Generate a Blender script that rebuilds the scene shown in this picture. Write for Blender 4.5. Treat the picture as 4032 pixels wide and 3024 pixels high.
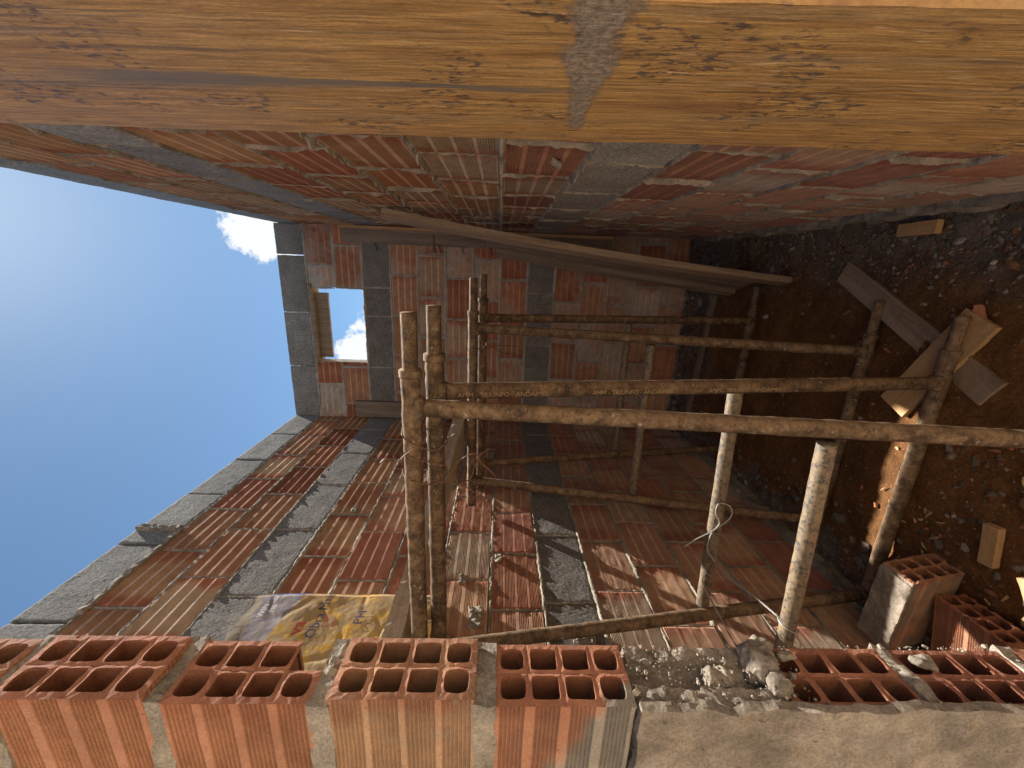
import bpy, math, random
import numpy as np
from mathutils import Vector, Matrix
random.seed(7); rng=np.random.RandomState(11)
S=bpy.context.scene
for o in list(bpy.data.objects): bpy.data.objects.remove(o)
# ---------------------------------------------------------------- camera
YAW,PITCH,ROLL=math.radians(16.17),math.radians(-1.93),math.radians(1.63)
fwd=Vector((-math.sin(YAW)*math.cos(PITCH),math.cos(YAW)*math.cos(PITCH),math.sin(PITCH)))
rt=Vector((math.cos(YAW),math.sin(YAW),0)); up=rt.cross(fwd)
r2=rt*math.cos(ROLL)+up*math.sin(ROLL); u2=-rt*math.sin(ROLL)+up*math.cos(ROLL)
cam=bpy.data.cameras.new('camera'); camo=bpy.data.objects.new('camera',cam)
S.collection.objects.link(camo)
M=Matrix.Identity(4)
cx,cy,cz=-u2,r2,-fwd          # the phone was held on its side: image left is up
for i in range(3): M[i][0],M[i][1],M[i][2]=cx[i],cy[i],cz[i]
camo.matrix_world=M
cam.sensor_fit='HORIZONTAL'; cam.sensor_width=36; cam.lens=14.01
cam.clip_start=.02; cam.clip_end=2000
S.camera=camo
# ---------------------------------------------------------------- sky, sun, exposure
EL,AZ=math.radians(54.3),math.radians(7.5)
W=bpy.data.worlds.new('World'); S.world=W; W.use_nodes=True
nt=W.node_tree; N=nt.nodes; L=nt.links
for n in list(N): N.remove(n)
out=N.new('ShaderNodeOutputWorld'); bg=N.new('ShaderNodeBackground'); bg.inputs[1].default_value=.056
sky=N.new('ShaderNodeTexSky'); sky.sky_type='NISHITA'; sky.sun_disc=False
sky.sun_elevation=EL; sky.sun_rotation=AZ; sky.air_density=1.0; sky.dust_density=.5; sky.ozone_density=1.6; sky.altitude=900
tc=N.new('ShaderNodeTexCoord'); sp=N.new('ShaderNodeSeparateXYZ'); L.new(tc.outputs['Generated'],sp.inputs[0])
def wm(op,a,b=None,c=None,clamp=False):
    m=N.new('ShaderNodeMath'); m.operation=op; m.use_clamp=clamp
    for i,v in enumerate((a,b,c)):
        if v is None: continue
        if isinstance(v,(int,float)): m.inputs[i].default_value=v
        else: L.new(v,m.inputs[i])
    return m.outputs[0]
cn=N.new('ShaderNodeTexNoise'); cn.inputs['Scale'].default_value=7.5; cn.inputs['Detail'].default_value=9; cn.inputs['Roughness'].default_value=.68
L.new(tc.outputs['Generated'],cn.inputs['Vector'])
def blob(cx_,cy_,cz_,r0,r1):
    v=N.new('ShaderNodeVectorMath'); v.operation='DISTANCE'; L.new(tc.outputs['Generated'],v.inputs[0]); v.inputs[1].default_value=(cx_,cy_,cz_)
    m=N.new('ShaderNodeMapRange'); L.new(v.outputs['Value'],m.inputs[0]); m.inputs[1].default_value=r0; m.inputs[2].default_value=r1; m.inputs[3].default_value=1; m.inputs[4].default_value=0
    return m.outputs[0]
def dirv(el,az):
    el,az=math.radians(el),math.radians(az); return (math.cos(el)*math.sin(az),math.cos(el)*math.cos(az),math.sin(el))
cov=wm('MAXIMUM',blob(*dirv(28,5.0),.02,.155),blob(*dirv(16.5,-12.5),.05,.20))
cov=wm('MAXIMUM',cov,blob(*dirv(8,150),.2,1.1))
cm=wm('ADD',cn.outputs['Fac'],wm('MULTIPLY',cov,.52))
cmr=N.new('ShaderNodeMapRange'); L.new(cm,cmr.inputs[0]); cmr.inputs[1].default_value=.81; cmr.inputs[2].default_value=.875
tint=N.new('ShaderNodeMixRGB'); tint.blend_type='MULTIPLY'; tint.inputs[0].default_value=1; L.new(sky.outputs[0],tint.inputs[1]); tint.inputs[2].default_value=(.86,1.03,1.04,1)
mix=N.new('ShaderNodeMixRGB'); L.new(cmr.outputs[0],mix.inputs[0]); L.new(tint.outputs[0],mix.inputs[1]); mix.inputs[2].default_value=(7.4,7.6,7.9,1)
L.new(mix.outputs[0],bg.inputs[0]); L.new(bg.outputs[0],out.inputs[0])
sd=bpy.data.lights.new('sun','SUN'); sd.energy=5.0; sd.angle=math.radians(.53); sd.color=(1,.94,.86)
so=bpy.data.objects.new('sun',sd); S.collection.objects.link(so)
sv=Vector((math.cos(EL)*math.sin(AZ),math.cos(EL)*math.cos(AZ),math.sin(EL)))
so.rotation_euler=sv.to_track_quat('Z','Y').to_euler()
S.cycles.max_bounces=16; S.cycles.diffuse_bounces=10
S.view_settings.view_transform='Standard'; S.view_settings.look='None'; S.view_settings.gamma=1; S.view_settings.exposure=1.24
# ---------------------------------------------------------------- helpers
def lat(ix,iy,iz,seed):
    h=(ix*374761393+iy*668265263+iz*2147483647+seed*974634777)&0xffffffff
    h=((h^(h>>13))*1274126177)&0xffffffff
    return ((h^(h>>16))&0xffff)/65535.
def vn(P,sc,seed=0):
    P=np.asarray(P,float)*sc; I=np.floor(P).astype(np.int64); F=P-I; F=F*F*(3-2*F); r=0
    for dx in (0,1):
        for dy in (0,1):
            for dz in (0,1):
                w=(F[...,0] if dx else 1-F[...,0])*(F[...,1] if dy else 1-F[...,1])*(F[...,2] if dz else 1-F[...,2])
                r=r+w*lat(I[...,0]+dx,I[...,1]+dy,I[...,2]+dz,seed)
    return r*2-1
def fbm(P,sc,seed=0,o=3):
    r=0;a=1
    for i in range(o): r=r+a*vn(P,sc*2**i,seed+i*17); a*=.5
    return r
def sst(a,b,x):
    t=np.clip((x-a)/(b-a),0,1); return t*t*(3-2*t)
class MB:
    def __init__(s): s.V=[];s.F=[];s.C=[];s.n=0
    def add(s,V,F,C=None):
        V=np.asarray(V,float).reshape(-1,3); k=len(V)
        C=np.ones((k,3))*.5 if C is None else np.broadcast_to(np.asarray(C,float),(k,3))
        s.V.append(V); s.C.append(C); s.F+= [tuple(i+s.n for i in f) for f in F]; s.n+=k
    def build(s,name,mat,parent=None,smooth=False,loc=None):
        me=bpy.data.meshes.new(name); V=np.concatenate(s.V); C=np.concatenate(s.C)
        if loc is not None: V=V-np.array(loc)
        me.from_pydata(V.tolist(),[],s.F)
        a=me.color_attributes.new('Col','FLOAT_COLOR','POINT')
        a.data.foreach_set('color',np.c_[C,np.ones(len(C))].astype(np.float32).ravel())
        me.materials.append(mat)
        if smooth: me.polygons.foreach_set('use_smooth',[True]*len(me.polygons))
        me.update(); o=bpy.data.objects.new(name,me); S.collection.objects.link(o)
        if parent: 
            o.parent=parent
            if loc is None: o.matrix_parent_inverse=parent.matrix_world.inverted() if False else Matrix.Translation(-Vector(parent.location))
        elif loc is not None: o.location=loc
        return o
def tag(o,label=None,cat=None,group=None,kind=None):
    if label: o['label']=label
    if cat: o['category']=cat
    if group: o['group']=group
    if kind: o['kind']=kind
    return o
def thing(name,label,cat,loc=(0,0,0),group=None):
    o=bpy.data.objects.new(name,None); o.empty_display_size=.1; S.collection.objects.link(o); o.location=loc
    return tag(o,label,cat,group)
def gridfaces(nr,nc,wrap=False):
    F=[]
    for i in range(nr-1):
        for j in range(nc if wrap else nc-1):
            a=i*nc+j; b=i*nc+(j+1)%nc; F.append((a,b,b+nc,a+nc))
    return F
A3=lambda *v: np.array(v,float)
def lumpbox(mb,c,size,amp=.002,sc=60,res=.01,seed=0,R=None,col=None,rnd=0.,flat=None):
    """box cut into a grid and roughened all round"""
    c=A3(*c); h=A3(*size)/2
    for ax in range(3):
        for sg in (-1,1):
            a,b=[k for k in range(3) if k!=ax]
            na=int(max(2,min(160,2*h[a]/res+1)))+1; nb=int(max(2,min(160,2*h[b]/res+1)))+1
            P=np.zeros((na,nb,3)); P[...,a]=np.linspace(-h[a],h[a],na)[:,None]; P[...,b]=np.linspace(-h[b],h[b],nb)[None]; P[...,ax]=sg*h[ax]
            Q=P.reshape(-1,3)
            if rnd>0:
                inner=np.sign(Q)*np.maximum(np.abs(Q)-0,0); lim=h-rnd; lim=np.maximum(lim,0)
                core=np.clip(Q,-lim,lim); d=Q-core; ln=np.linalg.norm(d,axis=1,keepdims=True)+1e-9
                Q=core+d/ln*np.minimum(ln,rnd)
            W0=Q+c
            D=np.stack([fbm(W0,sc,seed+k*5,3) for k in range(3)],1)*amp
            if flat is not None: D=D*np.array(flat)
            Q=Q+D
            if R is not None: Q=Q@np.array(R).T
            F=gridfaces(na,nb)
            if (sg>0)!=(ax==1): pass
            else: F=[f[::-1] for f in F]
            mb.add(Q+c,F,col)
def tube(mb,p0,p1,r,amp=.06,sc=40,n=14,seed=0,col=None,step=.008,crust=0.,caps=True,r1=None):
    p0,p1=A3(*p0),A3(*p1); d=p1-p0; Ln=np.linalg.norm(d); d/=Ln
    k=max(3,int(Ln/step)+1); t=np.linspace(0,1,k)
    a=np.cross(d,(0,0,1.) if abs(d[2])<.9 else (0,1.,0)); a/=np.linalg.norm(a); b=np.cross(d,a)
    th=np.linspace(0,2*math.pi,n,endpoint=False)
    rr=r+( (r1-r)*t if r1 is not None else 0*t)
    ring=np.cos(th)[None,:,None]*a+np.sin(th)[None,:,None]*b
    C=p0+t[:,None,None]*Ln*d+ring*0
    P=C+ring*rr[:,None,None]
    no=fbm(P,sc,seed,3)
    ex=no*amp*r*.5
    if crust>0:
        upn=np.clip(ring[...,2]*1.0+ring[...,0]*.6+.0,0,1)
        ex=ex+crust*.6*upn*np.clip(fbm(P,55,seed+9,4)+.1,0,1.4)
    P=P+ring*ex[...,None]
    V=P.reshape(-1,3); F=gridfaces(k,n,True)
    if caps:
        V=np.r_[V,[p0],[p1]]; m=k*n
        F+=[(m,(j+1)%n,j) for j in range(n)]+[(m+1,(k-1)*n+j,(k-1)*n+(j+1)%n) for j in range(n)]
    mb.add(V,F,col)
def poly(mb,pts,r,n=6,sub=6,jit=0,seed=0,col=None):
    """a wire through points (Catmull-Rom)"""
    P=[A3(*q) for q in pts]; P=[2*P[0]-P[1]]+P+[2*P[-1]-P[-2]]; Q=[]
    for i in range(1,len(P)-2):
        for s in np.linspace(0,1,sub,endpoint=False):
            a,b,c,d=P[i-1:i+3]; Q.append(.5*((2*b)+(-a+c)*s+(2*a-5*b+4*c-d)*s*s+(-a+3*b-3*c+d)*s**3))
    Q.append(P[-2]); Q=np.array(Q)
    if jit: Q=Q+np.stack([vn(Q,40,seed+k) for k in range(3)],1)*jit
    T=np.gradient(Q,axis=0); T/=np.linalg.norm(T,axis=1,keepdims=True)+1e-9
    ref=A3(.3,.5,.81); A=np.cross(T,ref); A/=np.linalg.norm(A,axis=1,keepdims=True)+1e-9; B=np.cross(T,A)
    th=np.linspace(0,2*math.pi,n,endpoint=False)
    V=Q[:,None]+r*(np.cos(th)[None,:,None]*A[:,None]+np.sin(th)[None,:,None]*B[:,None])
    mb.add(V.reshape(-1,3),gridfaces(len(Q),n,True),col)
# ---------------------------------------------------------------- materials
def newmat(name,rough=.9):
    m=bpy.data.materials.new(name); m.use_nodes=True; b=m.node_tree.nodes['Principled BSDF']; b.inputs['Roughness'].default_value=rough
    b.inputs['Specular IOR Level'].default_value=.25
    return m,m.node_tree,b
class G:
    def __init__(s,nt): s.nt=nt
    def node(s,t,**k):
        n=s.nt.nodes.new(t)
        for a,v in k.items(): setattr(n,a,v)
        return n
    def ln(s,a,b): s.nt.links.new(a,b)
    def co(s,scale=(1,1,1),kind='Object',rot=(0,0,0)):
        t=s.node('ShaderNodeTexCoord'); m=s.node('ShaderNodeMapping'); m.inputs['Scale'].default_value=scale; m.inputs['Rotation'].default_value=rot
        s.ln(t.outputs[kind],m.inputs[0]); return m.outputs[0]
    def noise(s,vec,scale,det=5,ro=.6,dist=0):
        n=s.node('ShaderNodeTexNoise'); n.inputs['Scale'].default_value=scale; n.inputs['Detail'].default_value=det; n.inputs['Roughness'].default_value=ro; n.inputs['Distortion'].default_value=dist
        s.ln(vec,n.inputs['Vector']); return n.outputs['Fac']
    def vor(s,vec,scale,f='F1'):
        n=s.node('ShaderNodeTexVoronoi'); n.inputs['Scale'].default_value=scale; s.ln(vec,n.inputs['Vector']); return n.outputs['Distance']
    def mr(s,v,a,b,c=0.,d=1.,smooth=False):
        m=s.node('ShaderNodeMapRange'); s.ln(v,m.inputs[0])
        if smooth: m.interpolation_type='SMOOTHSTEP'
        for i,x in enumerate((a,b,c,d)): m.inputs[i+1].default_value=x
        return m.outputs[0]
    def m(s,op,a,b=None,c=None):
        n=s.node('ShaderNodeMath',operation=op)
        for i,v in enumerate((a,b,c)):
            if v is None: continue
            if isinstance(v,(int,float)): n.inputs[i].default_value=v
            else: s.ln(v,n.inputs[i])
        return n.outputs[0]
    def mix(s,f,a,b,mode='MIX'):
        n=s.node('ShaderNodeMixRGB',blend_type=mode)
        for i,v in enumerate((f,a,b)):
            if isinstance(v,(int,float)): n.inputs[i].default_value=v
            elif isinstance(v,tuple): n.inputs[i].default_value=(*v,1)
            else: s.ln(v,n.inputs[i])
        return n.outputs[0]
    def attr(s):
        n=s.node('ShaderNodeAttribute'); n.attribute_name='Col'; return n.outputs['Color']
    def bump(s,h,st,dist,bsdf,prev=None):
        b=s.node('ShaderNodeBump'); b.inputs['Strength'].default_value=st; b.inputs['Distance'].default_value=dist; s.ln(h,b.inputs['Height'])
        if prev is not None: s.ln(prev,b.inputs['Normal'])
        if bsdf: s.ln(b.outputs[0],bsdf.inputs['Normal'])
        return b.outputs[0]
def col_var(g,base,vec,amt=.35,sc=30):
    n=g.noise(vec,sc,6,.65); f=g.mr(n,.3,.7,1-amt,1+amt)
    m=g.node('ShaderNodeVectorMath',operation='SCALE'); 
    if isinstance(base,tuple): m.inputs[0].default_value=base
    else: g.ln(base,m.inputs[0])
    g.ln(f,m.inputs['Scale']); return m.outputs[0]
def mat_brick():
    m,nt,b=newmat('fired_clay'); g=G(nt); v=g.co()
    c=col_var(g,g.attr(),v,.16,25); c=col_var(g,c,v,.20,280)
    sm=g.noise(v,9,7,.72,.6); f=g.mr(sm,.60,.72); c=g.mix(g.m('MULTIPLY',f,.55),c,(.36,.32,.27))
    spk=g.mr(g.noise(v,160,2,.5),.68,.76); c=g.mix(g.m('MULTIPLY',spk,.6),c,(.10,.05,.03))
    g.ln(c,b.inputs['Base Color']); g.bump(g.noise(v,300,5,.75),1,.0016,b); return m
def mat_mortar(name='mortar',base=(.30,.26,.205),amt=.42,big=.004):
    m,nt,b=newmat(name,.95); g=G(nt); v=g.co()
    c=col_var(g,base,v,amt,14); c=col_var(g,c,v,.34,230)
    pit=g.mr(g.noise(v,75,3,.6),.66,.71); c=g.mix(g.m('MULTIPLY',pit,.6),c,(.07,.06,.05))
    g.ln(c,b.inputs['Base Color'])
    n=g.bump(g.noise(v,60,7,.72),.8,big,None); g.bump(g.noise(v,380,3,.7),.6,.0015,b,n); return m
def mat_block():
    m,nt,b=newmat('cement_block',.95); g=G(nt); v=g.co()
    c=col_var(g,g.attr(),v,.22,11); c=col_var(g,c,v,.60,120)
    g.ln(c,b.inputs['Base Color'])
    n=g.bump(g.noise(v,130,4,.85),1,.0035,None); g.bump(g.noise(v,330,3,.6),.5,.002,b,n); return m
def mat_tube():
    m,nt,b=newmat('muddy_steel',.8); g=G(nt); v=g.co()
    n1=g.noise(v,24,10,.78,.2); n2=g.noise(v,120,6,.75)
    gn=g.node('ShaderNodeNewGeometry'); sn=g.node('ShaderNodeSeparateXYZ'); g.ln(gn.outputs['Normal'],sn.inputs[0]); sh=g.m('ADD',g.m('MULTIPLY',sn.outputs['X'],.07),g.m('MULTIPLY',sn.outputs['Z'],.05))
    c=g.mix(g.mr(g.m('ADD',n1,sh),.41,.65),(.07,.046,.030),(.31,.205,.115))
    c=g.mix(g.mr(n2,.54,.66),c,(.055,.038,.028)); c=g.mix(g.mr(g.noise(v,60,5,.7),.60,.70),c,(.40,.36,.29))
    c=g.mix(g.mr(g.noise(v,40,4,.7),.70,.76),c,(.45,.17,.05))
    c=g.mix(1.,c,g.attr(),'MULTIPLY'); g.ln(c,b.inputs['Base Color'])
    nn=g.bump(n1,.7,.004,None); g.bump(n2,.6,.002,b,nn); return m
def mat_rung():
    m,nt,b=newmat('worn_galvanised_steel',.5); g=G(nt); v=g.co(); b.inputs['Specular IOR Level'].default_value=.5
    n1=g.noise(v,45,9,.8,.2)
    c=g.mix(g.mr(n1,.36,.54),(.085,.083,.08),(.25,.18,.10)); c=g.mix(g.mr(g.noise(v,70,5,.75),.50,.60),c,(.06,.05,.045)); c=g.mix(g.mr(g.noise(v,33,5,.75),.60,.68),c,(.28,.12,.04))
    c=g.mix(1.,c,g.attr(),'MULTIPLY'); g.ln(c,b.inputs['Base Color']); g.bump(n1,.6,.003,b); return m
def mat_wood(name,light,dark,rough=.85,stretch=(40,40,2.2),grey=.35,greyc=(.26,.23,.20)):
    m,nt,b=newmat(name,rough); g=G(nt); v=g.co(stretch); v0=g.co()
    n=g.noise(v,1.0,8,.6,.8); c=g.mix(g.mr(n,.32,.68),dark,light)
    c=col_var(g,c,v0,.15,120)
    c=g.mix(g.m('MULTIPLY',g.mr(g.noise(v0,10,7,.7,.5),.5,.68),grey),c,greyc); c=g.mix(g.m('MULTIPLY',g.mr(g.noise(v0,55,5,.7),.56,.66),.5),c,dark)
    g.ln(c,b.inputs['Base Color']); g.bump(n,.5,.002,b); return m
M_BRICK=mat_brick(); M_MORT=mat_mortar(); M_BLOCK=mat_block(); M_TUBE=mat_tube(); M_RUNG=mat_rung()
M_MORTL=mat_mortar('pale_mortar',(.42,.385,.335),.25); M_RENDER=mat_mortar('cement_render',(.30,.25,.195),.48,.006)
M_WOODG=mat_wood('weathered_timber',(.30,.24,.18),(.16,.12,.09))
M_WOODGX=mat_wood('weathered_timber_across',(.34,.27,.19),(.19,.14,.10),stretch=(2.2,40,40))
M_WOODGY=mat_wood('weathered_timber_along',(.36,.29,.20),(.20,.15,.11),stretch=(40,2.2,40),grey=.6)
M_WOODN=mat_wood('pine',(.55,.36,.18),(.42,.24,.10),grey=.3)
M_WOODR=mat_wood('muddy_plank',(.40,.30,.21),(.22,.15,.10),stretch=(30,30,3),grey=.6)
M_WOODM=mat_wood('mortar_crusted_plank',(.44,.37,.28),(.30,.23,.16),stretch=(30,30,3),grey=.8,greyc=(.46,.40,.31))
m,nt,b=newmat('clay_chip'); M_CHIP=m; g=G(nt); g.ln(col_var(g,g.attr(),g.co(),.3,60),b.inputs['Base Color'])
m,nt,b=newmat('tie_wire',.55); M_WIRE=m; b.inputs['Metallic'].default_value=.3; g=G(nt); g.ln(g.attr(),b.inputs['Base Color'])
m,nt,b=newmat('soil',1.0); M_SOIL=m; g=G(nt); v=g.co()
c=col_var(g,g.attr(),v,.35,9); c=col_var(g,c,v,.35,90)
c=g.mix(g.m('MULTIPLY',g.mr(g.noise(v,210,2,.5),.67,.72),.7),c,(.40,.36,.30)); c=g.mix(g.mr(g.noise(v,130,2,.5),.70,.74),c,(.38,.17,.08))
g.ln(c,b.inputs['Base Color']); nn=g.bump(g.noise(v,45,7,.75),.9,.012,None); g.bump(g.noise(v,220,4,.7),.8,.004,b,nn)
# ---------------------------------------------------------------- ground
FLOOR=-1.475
def gh(x,y):
    x=np.asarray(x,float);y=np.asarray(y,float); P=np.stack([x,y,0*x],-1)
    z=FLOOR+.085*sst(2.45,3.0,y)+.03*sst(-.05,.25,x)*sst(.3,2.6,y)+.035*sst(-.95,-1.19,x)+.052*np.exp(-((x+.55)/.55)**2-((y-1.2)/.33)**2)
    ins=((y>.4)&(y<3.05)&(x>-1.3)&(x<.4))
    return z+.010*fbm(P,5,3)+.004*fbm(P,30,5)
mb=MB()
xs=np.r_[-60,-20,-8,-3,np.linspace(-1.5,.6,190),2,6,20,60]; ys=np.r_[-60,-25,-10,-4,-1.5,-.5,np.linspace(.2,3.2,260),5,12,30,90]
X,Y=np.meshgrid(xs,ys,indexing='ij'); P=np.stack([X,Y,0*X],-1)
ins=(Y>.36)&(Y<3.1)&(X>-1.3)&(X<.4)
Z=np.where(ins,gh(X,Y)+.012*np.clip(fbm(P,22,31,3),0,1)*sst(0,.22,X),FLOOR)
dirt=A3(.175,.078,.026); dust=A3(.165,.14,.115); red=A3(.22,.11,.05)
w=np.clip(sst(-.12,.2,X+.10*fbm(P,4,8))*.95+sst(2.55,2.95,Y+.1*fbm(P,5,9))+sst(-1.02,-1.16,X+.06*fbm(P,7,12))*sst(.9,1.4,Y),0,1)[...,None]
C=dirt*(1-w)+dust*w
C=np.where(ins[...,None],C,A3(.44,.35,.25))
mb.add(np.stack([X,Y,Z],-1).reshape(-1,3),gridfaces(len(xs),len(ys)),C.reshape(-1,3))
tag(mb.build('ground',M_SOIL,smooth=True),kind='structure')
# ---------------------------------------------------------------- ribbed clay bricks
def profile(H,dens=0,nd=.0034):
    pts=[(0,-.016),(.0012,-.001),(.004,0)]
    for i in range(4):
        c=H*(i+.5)/4; k=(6,6,7)[dens]; pt=(.0056,.0060,.0056)[dens]
        s=c-k*pt/2
        for j in range(k):
            a=s+j*pt; pts+=[(a,0),(a+pt*.35,-nd),(a+pt*.65,-nd),(a+pt*.98,0)]
    pts+=[(H-.004,0),(H-.0012,-.001),(H,-.016)]
    pts=[q for q in pts if 0<=q[0]<=H]; pts.sort(key=lambda q:q[0]); return np.array(pts)
PAL=[((.50,.31,.185),(.40,.17,.10)),((.45,.215,.125),(.38,.155,.09)),((.50,.37,.26),(.42,.185,.115)),((.38,.17,.11),(.34,.13,.08)),((.46,.27,.17),(.40,.185,.115)),((.50,.385,.29),(.43,.235,.155)),((.45,.235,.145),(.48,.31,.205))]
PROF=[profile(.188,d) for d in (0,1,2)]
def brickface(mb,O,u,v,n,Ln,seed,dep=0.,kind=None,H=.188,gain=1.,gd=.72):
    r=random.Random(seed); pr=PROF[r.choice((0,1,1,2))]; pr=pr*np.array([H/.188,1])
    s=np.r_[0,.0015,.006,np.linspace(.03,Ln-.03,max(3,int(Ln/.03))),Ln-.006,Ln-.0015,Ln]
    d0=np.r_[-.016,-.002,0,np.zeros(len(s)-6),0,-.002,-.016]
    SS,TT=np.meshgrid(s,pr[:,0],indexing='ij'); D=np.minimum(d0[:,None],0)+pr[:,1][None]; D=np.maximum(D,-.016)
    P=O+SS[...,None]*u+TT[...,None]*v
    D=D+.0012*fbm(P,9,seed%97)+ .0006*vn(P,70,3)
    rag=np.clip(vn(P,55,seed%31),0,1); D=D-.004*rag*(sst(.02,0,SS)+sst(Ln-.02,Ln,SS)+.5*sst(.012,0,TT)+.5*sst(H-.012,H,TT))
    D=D+dep+SS*r.uniform(-.008,.008)+TT*r.uniform(-.015,.015)
    P=P+D[...,None]*n
    a,e=PAL[r.randrange(len(PAL)) if kind is None else kind]; a,e=A3(*a),A3(*e); a=a*.93+A3(.36,.31,.26)*.07; e=e*.93+A3(.33,.25,.2)*.07
    k=r.uniform(.85,1.12)*gain; wid=r.uniform(.03,.09)
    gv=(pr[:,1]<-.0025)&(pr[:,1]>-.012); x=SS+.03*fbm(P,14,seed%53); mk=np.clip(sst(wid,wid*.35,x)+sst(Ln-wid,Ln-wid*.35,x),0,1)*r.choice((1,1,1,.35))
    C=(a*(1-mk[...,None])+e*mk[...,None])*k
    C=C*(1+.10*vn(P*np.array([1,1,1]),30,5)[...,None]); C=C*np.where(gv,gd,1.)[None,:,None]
    mb.add(P.reshape(-1,3),gridfaces(len(s),len(pr)),C.reshape(-1,3))
def blockface(mb,O,u,v,n,Ln,seed,H=.19,deep=.016,dep=0.):
    """rough cement block, front face plus its four returns"""
    r=random.Random(seed); s=np.r_[0,0,np.linspace(0,Ln,max(4,int(Ln/.006))),Ln,Ln]; t=np.r_[0,0,np.linspace(0,H,32),H,H]
    d=np.zeros((len(s),len(t))); d[0]=d[-1]=-deep; d[:,0]=d[:,-1]=-deep; d[0:1]=-deep
    SS,TT=np.meshgrid(s,t,indexing='ij'); P=O+SS[...,None]*u+TT[...,None]*v
    no=.0004*vn(P,150,seed%13)+.0010*fbm(P,14,seed%17)
    D=np.where(d<0,d,no+dep)-.003*(sst(.008,0,SS)+sst(Ln-.008,Ln,SS)+sst(.008,0,TT)+sst(H-.008,H,TT))*(d>=0)
    P=P+D[...,None]*n+(.0022*vn(P,60,4))[...,None]*v+(.0016*vn(P,60,6))[...,None]*u
    k=r.uniform(.85,1.15); c=A3(.205,.19,.168)*(1.5 if seed//1000==3 else 1.1)*k*(1+.1*vn(P,7,2)[...,None])  # right wall's blocks are paler: glare painted into their colour
    mb.add(P.reshape(-1,3),gridfaces(len(s),len(t)),c.reshape(-1,3))
def strip(mb,O,u,v,n,Ln,wid=.016,pro=.006,seed=0,den=.009,base=-.0045):
    """squeezed-out mortar along a joint"""
    k=max(4,int(Ln/den)); s=np.linspace(0,Ln,k); t=np.array([-1,-.7,-.25,.25,.7,1.]); 
    P0=O+s[:,None]*u; a=.5+.5*fbm(P0,9,seed,4); b=np.clip(fbm(P0,23,seed+3,3)+.35,0,1.6)
    wl=(wid*.45)*(.55+1.0*a+.5*fbm(P0,60,seed+2,2)); h=pro*b
    SS=np.repeat(s[:,None],6,1); T=t[None]*wl[:,None]; bell=np.array([-.3,.25,1,1,.25,-.3])
    P=O+SS[...,None]*u+T[...,None]*v
    D=base+bell[None]*(h[:,None]+.004)+.0028*fbm(P,110,seed+5,3)
    D[:,0]=-.010; D[:,-1]=-.010
    P=P+D[...,None]*n
    mb.add(P.reshape(-1,3),gridfaces(k,6))
ZT=1.61
def pieces(a,b,j0,pitch,gap):
    """block spans in [a,b] given one joint position"""
    k=math.floor((a-j0)/pitch); x=j0+k*pitch; o=[]
    while x<b-1e-6:
        s,e=max(a,x+gap/2),min(b,x+pitch-gap/2)
        if e-s>.025: o.append((s,e))
        x+=pitch
    return o
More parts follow.
